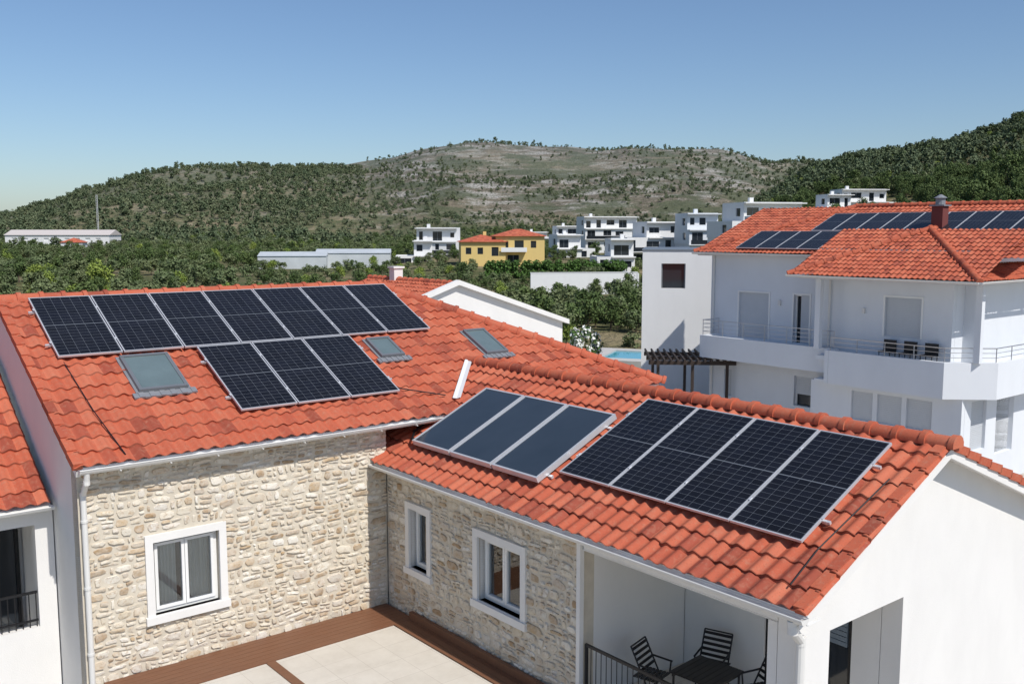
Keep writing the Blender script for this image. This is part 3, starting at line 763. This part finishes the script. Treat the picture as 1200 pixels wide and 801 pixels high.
b.face([(38,32.2,9.43),(43.6,26.6,rz),(50,26.6,rz),(50,32.2,9.43)]); b.face([(43.6,26.6,rz),(50,26.6,rz),(50,16,rz-1.5),(43.6,16,rz)])
b.done(V,'roof_far_slopes',M['tile'],fixn=False)
ridge(V,'hip_tiles_back',(38,32.2,9.5),(43.6,26.6,rz+.05)); ridge(V,'ridge_tiles_back',(43.6,26.6,rz+.05),(43.6,16,rz+.05))
ZF=8.60
FF=Fr((36.0,25.2,ZF),(0,-1,0),(c25,0,s25)); LF=4.2/c25
tiles(V,'roof_tiles_front_hip',FF,0,8.4,0,LF,res=6,clips=[((36,25.2,0),hA),((36,16.8,0),Vector((-1,-1,0)).normalized())])
FS=Fr((36.0,16.8,ZF),(1,0,0),(0,c25,s25)); tiles(V,'roof_tiles_front_south',FS,0,14,0,LF,res=6,clips=[((36,16.8,0),Vector((-1,1,0)).normalized())])
fz=ZF+4.2*T
b=MB(); b.face([(36,25.2,ZF),(40.2,21,fz),(50,21,fz),(50,25.2,ZF)]); b.done(V,'roof_front_north',M['tile'],fixn=False)
ridge(V,'hip_tiles_front',(36,16.8,ZF+.06),(40.2,21,fz+.06)); ridge(V,'hip_tiles_front_far',(36,25.2,ZF+.06),(40.2,21,fz+.06)); ridge(V,'ridge_tiles_front',(40.2,21,fz+.06),(50,21,fz+.06))
halfpipe(V,'gutter_front',(35.93,25.2,ZF),(35.93,16.8,ZF),.08,M['gutter'],(-1,0,0)); halfpipe(V,'gutter_south',(35.9,16.73,ZF),(50,16.73,ZF),.08,M['gutter'],(0,-1,0)); halfpipe(V,'gutter_back',(37.93,32.2,9.42),(37.93,25.2,9.42),.08,M['gutter'],(-1,0,0))
b=MB(); b.box(40.6,41.1,20.7,21.2,fz-.3,fz+1.0); b.done(V,'chimney',M['maroon'])
b=MB(); b.box(40.52,41.18,20.62,21.28,fz+1.0,fz+1.06); b.cyl((40.85,20.95,fz+1.06),(40.85,20.95,fz+1.35),.2,.2); b.cyl((40.85,20.95,fz+1.35),(40.85,20.95,fz+1.5),.28,.05); b.done(V,'chimney_cap',M['lead'])
pv_panels(V,'panels_back_a',FB1,[2.4+i*1.15 for i in range(11)],.35,2.5)
pv_panels(V,'panels_back_b',FB1,[5.2+i*1.15 for i in range(10)],2.6,4.8)
pv_panels(V,'panels_south',FS,[5.6+i*1.15 for i in range(6)],1.6,3.8)
# ------------------------------------------------------------------ white block house
def volume(g,x0,x1,y0,y1,z0,z1,wf=(),wl=(),mat=None,cap=True,name='block',wr=()):
    b=MB(); b.wall('v',y0,y0+.3,x0,x1,z0,z1,wf); b.wall('u',x0,x0+.3,y0+.301,y1,z0,z1,wl); b.wall('u',x1-.3,x1,y0+.301,y1,z0,z1,wr); b.wall('v',y1-.3,y1,x0+.301,x1-.301,z0,z1)
    if cap: b.box(x0+.3,x1-.3,y0+.3,y1-.3,z1-.35,z1-.25)
    b.done(g,name+'_walls',mat or M['white2'])
    if wf or wl or wr:
        b=MB(); b.box(x0+.22,x1-.22,y0+.22,y1-.22,z0,z1-.4); b.done(g,name+'_glazing',M['glassd'])
        b=MB()
        for (a,c,z,y) in wf:
            n=max(1,round((c-a)/1.4))
            for k in range(n+1):
                x=a+(c-a-.07)*k/n; b.box(x,x+.07,y0+.15,y0+.21,z,y)
        if len(b.f): b.done(g,name+'_mullions',M['alud'])
Q=Grp('white_house',7.7,57,0,False,RAD(-9))
volume(Q,0,6.5,0,9,-1,9.35,[(1.1,2.5,7.15,8.6)],(),name='main')
b=MB(); b.box(-.05,6.55,-.05,9.05,9.352,9.42); b.done(Q,'parapet_coping',M['alud'])
Q2=Grp('timber_pergola',7.2,47.5,0,False,RAD(-4)); b=MB()
for x in (0,1.7,3.4):
    for y in (0,3.5): b.box(x,x+.14,y,y+.14,-.1,3.9)
for y in (0,1.75,3.5): b.box(-.4,3.9,y,y+.12,3.9,4.1)
for i in range(13): b.box(-.35+i*.33,-.27+i*.33,-.4,4.1,4.101,4.22)
b.done(Q2,'beams_and_posts',M['darkwood'])
# ================================================================== TERRAIN
def interp(x,tab):
    if x<=tab[0][0]: return tab[0][1]
    for (a,b),(c,d) in zip(tab[:-1],tab[1:]):
        if x<=c: return b+(d-b)*S((x-a)/(c-a))*.5+(d-b)*((x-a)/(c-a))*.5
    return tab[-1][1]
PM=[(-700,268),(-250,266),(-80,262),(0,256),(60,242),(110,226),(180,212),(300,203),(380,198),(450,189),(500,180),(545,175),(600,178),(700,185),(800,180),(850,181),(910,195),(960,200),(1100,205),(1600,225),(2400,262)]
PR=[(850,262),(900,238),(950,208),(1000,195),(1060,188),(1100,180),(1150,166),(1200,149),(1400,105),(1800,120),(2600,240)]
def fbm(x,y,s,o=4):
    v=0;a=1;t=0
    for i in range(o):
        v+=a*noise.noise(Vector((x/s*2**i,y/s*2**i,i*3.7))); t+=a; a*=.5
    return v/t
def terr(x,y,info=False):
    r=math.hypot(x,y); az=math.atan2(x,y); azc=max(-1.1,min(1.1,az)); fade=1-S((abs(az)-1.15)/.6)
    px=600+1138*tan(azc); ca=cos(azc)
    zb=2.2*S((r-110)/110)+2.0*S((r-300)/200)+1.8*S((r-170)/70)*S((px-420)/100)
    zc=10.5+(270-interp(px,PM))/1138*1000*ca
    k=max(0,zc-zb)*fade
    s=S((r-400)/600)**1.05 if r<1000 else 1-S((r-1000)/1500)
    h1=k*s
    if r>380: h1+=((fbm(x,y,170,5)*16+(abs(fbm(x+900,y,240,3))*-24+4))*min(1,k/50))*S((r-420)/200)*(1-.8*S((r-850)/150))
    zc2=10.5+(270-interp(px,PR))/1138*560*ca
    k2=max(0,zc2-zb)*fade if px>850 else 0
    s2=S((r-120)/440) if r<560 else 1-S((r-560)/500)
    h2=k2*s2
    if r>150: h2+=fbm(x,y,60,4)*5*min(1,k2/20)*S((r-170)/150)*(1-.7*S((r-450)/110))
    z=zb+max(h1,h2,0)
    if r>2500 and az<0: z+= (150+40*noise.noise(Vector((az*9,1,1))))*S((r-3500)/1200)*S((-az-.35)/.25)*(fade)
    if r<420: z+=fbm(x,y,25,3)*.5*S((r-70)/60)
    if info: return z,px,(1 if h2>h1 and h2>2 else 0),r
    return z
azs=[]
a=-180.0
while a<180:
    azs.append(a); a+= .3 if -36<=a<36 else (2.0 if -60<=a<60 else 6.0)
rs=[0.5,5,12,25,40]
r=50
while r<1300: rs.append(r); r*=1.026
while r<9500: rs.append(r); r*=1.12
Vv=[];Fc=[];Cc=[]
for r in rs:
    for a in azs:
        x=r*sin(RAD(a)); y=r*cos(RAD(a)); z,px,rt,_=terr(x,y,True)
        Vv.append((x,y,z))
        rock=S((px-370)/120)*(1-S((px-860)/90))*S((r-430)/150)*(1-rt)
        rock=max(0,min(1,rock*(.95+1.5*fbm(x,y,120,4))))
        rock=max(rock,.35*S((r-400)/200)*(0.5+fbm(x,y,90,3)))
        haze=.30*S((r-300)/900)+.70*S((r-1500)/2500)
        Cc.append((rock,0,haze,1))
n=len(azs)
for i in range(len(rs)-1):
    for j in range(n): Fc.append((i*n+j,i*n+(j+1)%n,(i+1)*n+(j+1)%n,(i+1)*n+j))
Fc.append(tuple(range(n)))
me=bpy.data.meshes.new('terrain'); me.from_pydata(Vv,[],Fc)
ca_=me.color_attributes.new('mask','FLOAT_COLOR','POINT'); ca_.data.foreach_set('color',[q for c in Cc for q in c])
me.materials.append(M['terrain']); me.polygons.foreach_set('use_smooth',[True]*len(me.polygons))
bm=bmesh.new(); bm.from_mesh(me); bmesh.ops.recalc_face_normals(bm,faces=bm.faces)
if sum(f.normal.z for f in bm.faces)<0: bmesh.ops.reverse_faces(bm,faces=bm.faces)
bm.to_mesh(me); bm.free()
to=bpy.data.objects.new('terrain',me); col.objects.link(to)
g=Grp('bounce_yard',15,10,0); b=MB(); b.box(-14,60,-16,34,-.2,.06); b.box(16,44,34.01,46,-.2,.06); b.done(g,'bounce_slab',M['bounce'])  # pale slab added to bounce light onto the shaded house walls
# ================================================================== TREES
def treemesh(name,H,Rr,nl,leaf,mat,kind='round',seed=0,lumps=14,trunk=True,flowers=0):
    rnd=random.Random(seed); b=MB(); 
    th=H*(.30 if kind!='shrub' else .1)
    if trunk:
        b.cyl((0,0,-.4),(.05,.03,th),.05*H*.6,.035*H*.6,n=6,cap=False)
    cs=[]
    for i in range(lumps):
        t=rnd.uniform(0,2*pi)
        if kind=='pine': zz=rnd.uniform(.4,.92); q=Rr*(1.0-.75*abs(zz-.5)*1.5)*rnd.uniform(.2,.9)
        else: zz=rnd.uniform(.32 if kind=='round' else .15,.84); q=Rr*math.sqrt(max(.05,1-((zz-.5)/.5)**2))*rnd.uniform(.15,.85)
        c=Vector((q*cos(t),q*sin(t),zz*H)); R=Rr*rnd.uniform(.26,.46); cs.append((c,R))
        if trunk and i<6:
            b.cyl((.05,.03,th*.85),c,.018*H*.5,.006*H,n=4,cap=False)
    nt=len(b.f)
    fl=[]
    for i in range(nl):
        c,R=rnd.choice(cs)
        d=Vector((rnd.gauss(0,1),rnd.gauss(0,1),rnd.gauss(0,1)+.25)).normalized()
        p=c+d*R*(rnd.random()**.4)
        nrm=(d+Vector((rnd.gauss(0,.5),rnd.gauss(0,.5),rnd.gauss(0,.5)+.3))).normalized()
        x=nrm.orthogonal().normalized(); y=nrm.cross(x); t=rnd.uniform(0,pi); X=x*cos(t)+y*sin(t); Y=nrm.cross(X)
        s=leaf*rnd.uniform(.6,1.3)
        b.face([p-X*s*.5,p+Y*s*.32,p+X*s*.5,p-Y*s*.32])
        if rnd.random()<flowers: fl.append(len(b.f)-1)
    me=bpy.data.meshes.new(name); me.from_pydata(b.v,[],b.f)
    me.materials.append(mat); me.materials.append(M['bark']); me.materials.append(M['flower'])
    idx=[1 if i<nt else 0 for i in range(len(b.f))]
    for i in fl: idx[i]=2
    me.polygons.foreach_set('material_index',idx)
    return me
olive=[treemesh('olive_tree',4.2,2.1,850,.42,M['leaf_olive'],seed=i) for i in range(4)]
shrub=[treemesh('shrub',2.2,1.6,420,.36,M['leaf_olive'],'shrub',seed=20+i,lumps=9) for i in range(2)]
pine=[treemesh('pine_tree',7.5,2.8,1300,.45,M['leaf_pine'],'pine',seed=30+i,lumps=18) for i in range(3)]
bright=[treemesh('leafy_tree',5.0,2.6,1200,.42,M['leaf_bright'],seed=40+i) for i in range(2)]
dark=[treemesh('dark_oak',4.6,2.5,900,.44,M['leaf_pine'],seed=44+i) for i in range(2)]
fine=[treemesh('olive_tree',4.2,2.1,2200,.26,M['leaf_olive'],seed=i+70,lumps=18) for i in range(2)]
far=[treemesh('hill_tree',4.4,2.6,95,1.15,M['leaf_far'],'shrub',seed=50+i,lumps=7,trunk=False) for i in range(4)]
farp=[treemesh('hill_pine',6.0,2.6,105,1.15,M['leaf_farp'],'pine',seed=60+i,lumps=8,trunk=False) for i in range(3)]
def put(me,name,x,y,sc,parent=None,dz=-.15):
    o=bpy.data.objects.new(name,me); o.location=(x,y,terr(x,y)+dz); o.rotation_euler=(0,0,random.uniform(0,6.28)); o.scale=(sc*random.uniform(.9,1.15),sc*random.uniform(.9,1.15),sc*random.uniform(.85,1.15))
    if parent: o.parent=parent
    col.objects.link(o); return o
houses=[]
def mass(name):
    e=bpy.data.objects.new(name,None); col.objects.link(e); return e
# ================================================================== BACKGROUND HOUSES
def X(px,D): return (px-600)/1138*D
def modern(px0,px1,ytop,D,d,rot,floors=2,name='modern_house',mat=None,split=.35,side=1,seed=0):
    x0,x1=X(px0,D),X(px1,D); w=x1-x0; zt=10.5+(270-ytop)/1138*D
    rnd=random.Random(seed)
    g=Grp(name,x0,D,0,False,rot); zb=min(terr(x0,D),terr(x1,D),zt-6)-2.5
    fh=3.1; fl=zt-.4-fh
    ux0,ux1=(w*split,w) if side>0 else (0,w*(1-split))
    def wins(a,b_,z,h0=.2,h1=2.5):
        out=[]; x=a+.6
        while x<b_-1.6:
            ww=min(rnd.choice((1.0,1.4,2.4,3.0)),b_-.6-x)
            out.append((x,x+ww,z+(h0 if rnd.random()<.45 else 1.0),z+h1-rnd.choice((0,0,.3)))); x+=ww+rnd.uniform(1.0,2.8)
        return out
    volume(g,ux0,ux1,1.5,d,fl,zt,wins(ux0,ux1,fl),[(3,5,fl+.9,fl+2.4)],mat,name='upper')
    volume(g,0,w,0,d+.5,fl-fh,fl-.002,wins(0,w,fl-fh),[(2.5,4.5,fl-fh+.9,fl-fh+2.4)],mat,name='lower')
    volume(g,.15,w-.15,.1,d+.4,zb,fl-fh-.002,wins(0.2,w-.2,fl-2*fh),(),mat,name='ground_floor')
    b=MB(); b.box(ux0-.3,ux1+.3,.2,1.49,zt-.3,zt-.1); b.box(ux0-.1,ux1+.1,-.6,1.4,fl-.22,fl-.003) ; b.box(-.3,w+.3,-1.0,-.01,fl-fh-.2,fl-fh-.01)
    k=ux0+.3; b.box(k+2,k+2.8,4,4.8,zt-.25,zt+.9)
    b.done(g,'canopy',mat or M['white2'])
    b=MB(); b.box(.1,w*.55,-.95,-.92,fl-fh,fl-fh+.9); b.done(g,'glass_balustrade',M['glassd'])
    houses.append(((x0+x1)/2,D+d/2,max(w,d)*.62))
    return g
modern(463,506,281,222,9,RAD(5),seed=1,split=.5)
modern(487,560,266,245,10,RAD(-3),seed=2,side=-1)
modern(634,690,264,310,9,RAD(8),seed=3)
modern(686,772,253,285,11,RAD(10),seed=4,side=-1,split=.25)
modern(735,812,259,215,11,RAD(12),seed=5,mat=M['white2'])
modern(808,866,249,205,10,RAD(8),seed=6,side=-1,mat=M['grey_pl'])
modern(858,952,236,178,11,RAD(12),seed=7,split=.2)
modern(908,990,252,140,9,RAD(15),seed=8,side=-1,split=.3)
modern(957,1003,227,255,8,RAD(10),seed=9)
modern(988,1066,221,265,9,RAD(6),seed=10,side=-1,split=.3)
modern(600,642,271,330,9,RAD(4),seed=11)
modern(700,745,279,190,9,RAD(4),seed=12,split=.4)
modern(655,700,274,240,9,RAD(14),seed=13,side=-1)
def hiproof(g,x0,x1,y0,y1,z,t=.42,mat=None,name='roof'):
    b=MB(); d=(y1-y0)/2
    if x1-x0<y1-y0: d=(x1-x0)/2
    ym=(y0+y1)/2; h=d*t
    A,B_,C_,D_=(x0,y0,z),(x1,y0,z),(x1,y1,z),(x0,y1,z); E,F_=(x0+d,ym,z+h),(x1-d,ym,z+h)
    for f in ([A,B_,F_,E],[B_,C_,F_],[C_,D_,E,F_],[D_,A,E],[A,D_,C_,B_]):
        b.face(f,uv=[(p[0]*2,p[1]*2) for p in f])
    b.done(g,name,mat or M['tile'],fixn=False)
g=Grp('yellow_house',X(540,205),205,0,False,RAD(6))
volume(g,0,9.5,0,9,0,8.2,[(1,2.2,5.6,7.0),(3.5,4.7,5.6,7.0),(6.5,8,5.2,7.1)],[(3,4.2,5.6,7.0)],M['yellow'],name='low',cap=False)
volume(g,7.5,18.0,1,10,0,9.4,[(9.2,10.2,6.9,8.4),(11.5,13.5,6.3,8.5),(15,16.2,6.9,8.4),(10,12.5,3.4,5.4)],(),M['yellow'],name='tall',cap=False)
hiproof(g,-.6,10.1,-.6,9.6,8.2,t=.30,name='roof_low'); hiproof(g,6.9,18.6,.4,10.6,9.4,t=.30,name='roof_tall')
b=MB(); b.box(5,5.7,4,4.7,9,10.4); b.done(g,'chimney',M['yellow'])
b=MB(); b.box(8.5,14,-.6,.99,6.05,6.2); b.box(8.5,14,-.62,-.55,6.2,7.0); b.done(g,'balcony',M['white2']); houses.append((X(590,210),210,12))
g=Grp('long_warehouse',X(5,400),400,0,False,RAD(3)); w=X(125,400)-X(5,400); z0=4.2
b=MB(); b.wall('v',0,.3,0,w,z0-3,8.8,[(3+i*4.2,5+i*4.2,6.2,7.6) for i in range(9)]); b.box(0,w,.31,14,z0-3,8.8); b.done(g,'walls',M['white2'])
b=MB(); b.prism([(-.4,-.5,8.8),(-.4,14.5,8.8),(-.4,7,11.0)],(w+.8,0,0)); b.done(g,'roof',plain('pale_roof',(.55,.50,.47),.8)); houses.append((X(65,405),405,26))
g=Grp('lattice_mast',X(114,420),420,0,False,0); b=MB()
for x,y in ((0,0),(.6,0),(.3,.5)): b.cyl((x,y,3),(x,y,26),.06,n=5)
for i in range(22): b.cyl((0,0,4+i),(.6,0,5+i),.03,n=4)
b.done(g,'mast',plain('painted_mast',(.7,.7,.7),.5))
g=Grp('farmhouse',X(70,330),330,0,False,.2); volume(g,0,7,0,7,2,6.6,[(1,2,4.4,5.8),(4,5,4.4,5.8)],(),M['white2'],cap=False); hiproof(g,-.4,7.4,-.4,7.4,6.6); houses.append((X(80,333),333,7))
g=Grp('low_shed',X(300,212),212,0,False,RAD(6)); b=MB()
for (x0,x1,y0,zz) in ((0,15,0,5.0),(12,29,5,5.5)):
    b.prism([(x0,y0,zz),(x0,y0+10,zz),(x0,y0+5,zz+.9)],(x1-x0,0,0)); b.box(x0+.1,x1-.1,y0+.2,y0+9.8,1.0,zz-.002)
b.done(g,'walls_and_roof',M['greyroof']); houses.append((X(375,222),222,13))
g=Grp('white_boundary_wall',X(622,150),150,0,False,RAD(8)); b=MB(); b.box(0,17,0,.3,0,4.0); b.box(-.05,17.1,-.05,.35,4.001,4.1); b.box(17.01,17.3,-.1,9,0,3.9); b.done(g,'wall',M['white2'])
g=Grp('garden_hedge',X(572,180),180,0,False,RAD(6)); 
me=treemesh('hedge',3.6,1.6,700,.5,M['hedge'],'shrub',seed=77,lumps=14,trunk=False)
for i in range(16):
    o=bpy.data.objects.new('hedge_part',me); o.parent=g.e; o.location=(i*1.7,random.uniform(-.2,.2),terr(X(600,182),182)-.3); o.rotation_euler=(0,0,random.uniform(0,6)); col.objects.link(o)
g=Grp('swimming_pool',X(700,80),76,0,False,RAD(-20)); z=terr(X(715,80),80)
b=MB(); b.box(-1.5,8,-1.5,.0,z-.5,z+.55); b.box(-1.5,8,5,6.2,z-.5,z+.55); b.box(-1.5,0,0,5,z-.5,z+.55); b.box(6.6,8,0,5,z-.5,z+.55); b.done(g,'coping',M['concrete'])
b=MB(); b.box(0,6.6,0,5,z-.3,z+.45); b.done(g,'water',M['pool']); houses.append((X(725,80),79,8)); houses.append((X(722,70),70,5)); houses.append((X(715,62),62,4))
E1=mass('olive_grove_and_scrub'); cnt=0
def blocked(x,y,m=0):
    return any(math.hypot(x-a,y-b)<r+m for a,b,r in houses)
def inhouse(x,y):
    u=x*CU+y*SU; v=-x*SU+y*CU
    return (2<u<20 and 4<v<27) or (14<u<32 and 28<v<42) or (33<u<54 and 12<v<36) or (6<x<16 and 44<y<70)
tries=0
while cnt<4400 and tries<90000:
    tries+=1
    r=math.sqrt(random.uniform(52**2,480**2)); az=RAD(random.uniform(-36,36)); x,y=r*sin(az),r*cos(az)
    if inhouse(x,y) or blocked(x,y): continue
    if 2<x<20 and 149<y<157: continue
    dn=.62+1.7*fbm(x,y,45,3)
    if random.random()>dn*(1.0 if r>140 else 1.3): continue
    px=600+1138*tan(az)
    right=px>450
    if 640<px<960 and 158<r<300 and random.random()<.35: continue
    q=random.random()
    if q<.46: m,s=random.choice(olive),random.uniform(.55,1.0)
    elif q<.66: m,s=random.choice(shrub),random.uniform(.7,1.4)
    elif q<.84: m,s=random.choice(dark),random.uniform(.5,.95)
    elif q<.93: m,s=random.choice(pine),random.uniform(.35,.65)
    else: m,s=random.choice(bright),random.uniform(.4,.8)
    if r<110 : s*=.85
    if 130<r<250 and (right or 290<px): s=min(s,.60 if m not in shrub else 1.1)*.9
    put(m,'scrub_tree',x,y,s,E1); cnt+=1
E2=mass('hillside_woodland'); cnt=0; tries=0
while cnt<14500 and tries<90000:
    tries+=1
    r=math.sqrt(random.uniform(400**2,1060**2)); az=RAD(random.uniform(-33,33)); x,y=r*sin(az),r*cos(az)
    z,px,rt,_=terr(x,y,True)
    if rt: continue
    if blocked(x,y): continue
    rock=S((px-370+90*fbm(x,y,150,3))/120)*(1-S((px-860)/90))
    dn=1.0+1.4*fbm(x,y,70,3) if rock<.3 else .40+2.5*fbm(x,y,90,4)+.55*(1-S((r-560)/220))
    if random.random()>dn*(1-.15*rock): continue
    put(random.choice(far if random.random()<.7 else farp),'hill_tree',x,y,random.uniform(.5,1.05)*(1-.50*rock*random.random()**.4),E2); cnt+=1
cnt=0;tries=0
while cnt<4200 and tries<60000:
    tries+=1
    r=math.sqrt(random.uniform(150**2,600**2)); az=RAD(random.uniform(12,34)); x,y=r*sin(az),r*cos(az)
    z,px,rt,_=terr(x,y,True)
    if not rt or blocked(x,y,-1): continue
    if random.random()>.75+1.5*fbm(x,y,60,3): continue
    if r<262 and px<1090 and random.random()<.8: continue
    big=r<330
    m=random.choice((pine if random.random()<.75 else olive) if big else (farp if random.random()<.75 else far))
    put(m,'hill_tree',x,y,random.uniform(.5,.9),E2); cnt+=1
for px,D,s,m in [(55,140,.8,bright[0]),(110,150,1.0,bright[1]),(85,135,.7,bright[1]),(40,160,.8,bright[0]),(560,78,.85,bright[0]),(600,84,.8,fine[0]),(655,90,.95,fine[1]),(690,98,.7,pine[0]),(735,112,.6,pine[1]),(672,100,1.0,fine[0]),(725,104,.75,fine[1]),(700,112,.8,dark[0]),(640,105,.8,dark[1]),(1150,230,1.3,pine[2]),(1135,225,1.1,pine[0]),(1180,240,1.2,pine[1])]:
    put(m,m.name.split('.')[0],X(px,D),D,s)
fm=treemesh('flowering_bush',5.0,1.25,2600,.24,M['hedge'],'shrub',seed=91,lumps=16,flowers=.5)
put(fm,'flowering_bush',X(686,60),60,1.0)
# ================================================================== LIGHT, SKY, CAMERA
elev=RAD(50); azs_=RAD(140.9)
w=bpy.data.worlds.new('World'); scene.world=w; w.use_nodes=True; nt=w.node_tree
bg=nt.nodes['Background']; sk=nt.nodes.new('ShaderNodeTexSky'); sk.sky_type='NISHITA'; sk.sun_disc=False; sk.sun_elevation=elev; sk.sun_rotation=azs_
sk.air_density=1.0; sk.dust_density=.7; sk.ozone_density=3.0; sk.altitude=50
mx=nt.nodes.new('ShaderNodeMixRGB'); mx.blend_type='MULTIPLY'; mx.inputs[0].default_value=1; mx.inputs[2].default_value=(.84,.91,1.0,1)
nt.links.new(sk.outputs[0],mx.inputs[1]); nt.links.new(mx.outputs[0],bg.inputs[0]); bg.inputs[1].default_value=.11
sd=bpy.data.lights.new('sun','SUN'); sd.energy=4.1; sd.angle=RAD(.5); sd.color=(1,.955,.89)
so=bpy.data.objects.new('sun',sd); col.objects.link(so)
d=Vector((sin(azs_)*cos(elev),cos(azs_)*cos(elev),sin(elev)))
so.rotation_euler=d.to_track_quat('Z','Y').to_euler(); so.location=d*60
cd=bpy.data.cameras.new('camera'); co=bpy.data.objects.new('camera',cd); col.objects.link(co)
cd.lens=1130/1200*36; cd.sensor_width=36; cd.clip_end=30000; cd.clip_start=.1
co.location=(0,0,10.5); co.rotation_euler=(RAD(90-6.56),0,0); scene.camera=co
scene.view_settings.view_transform='Standard'; scene.view_settings.look='None'; scene.view_settings.exposure=0
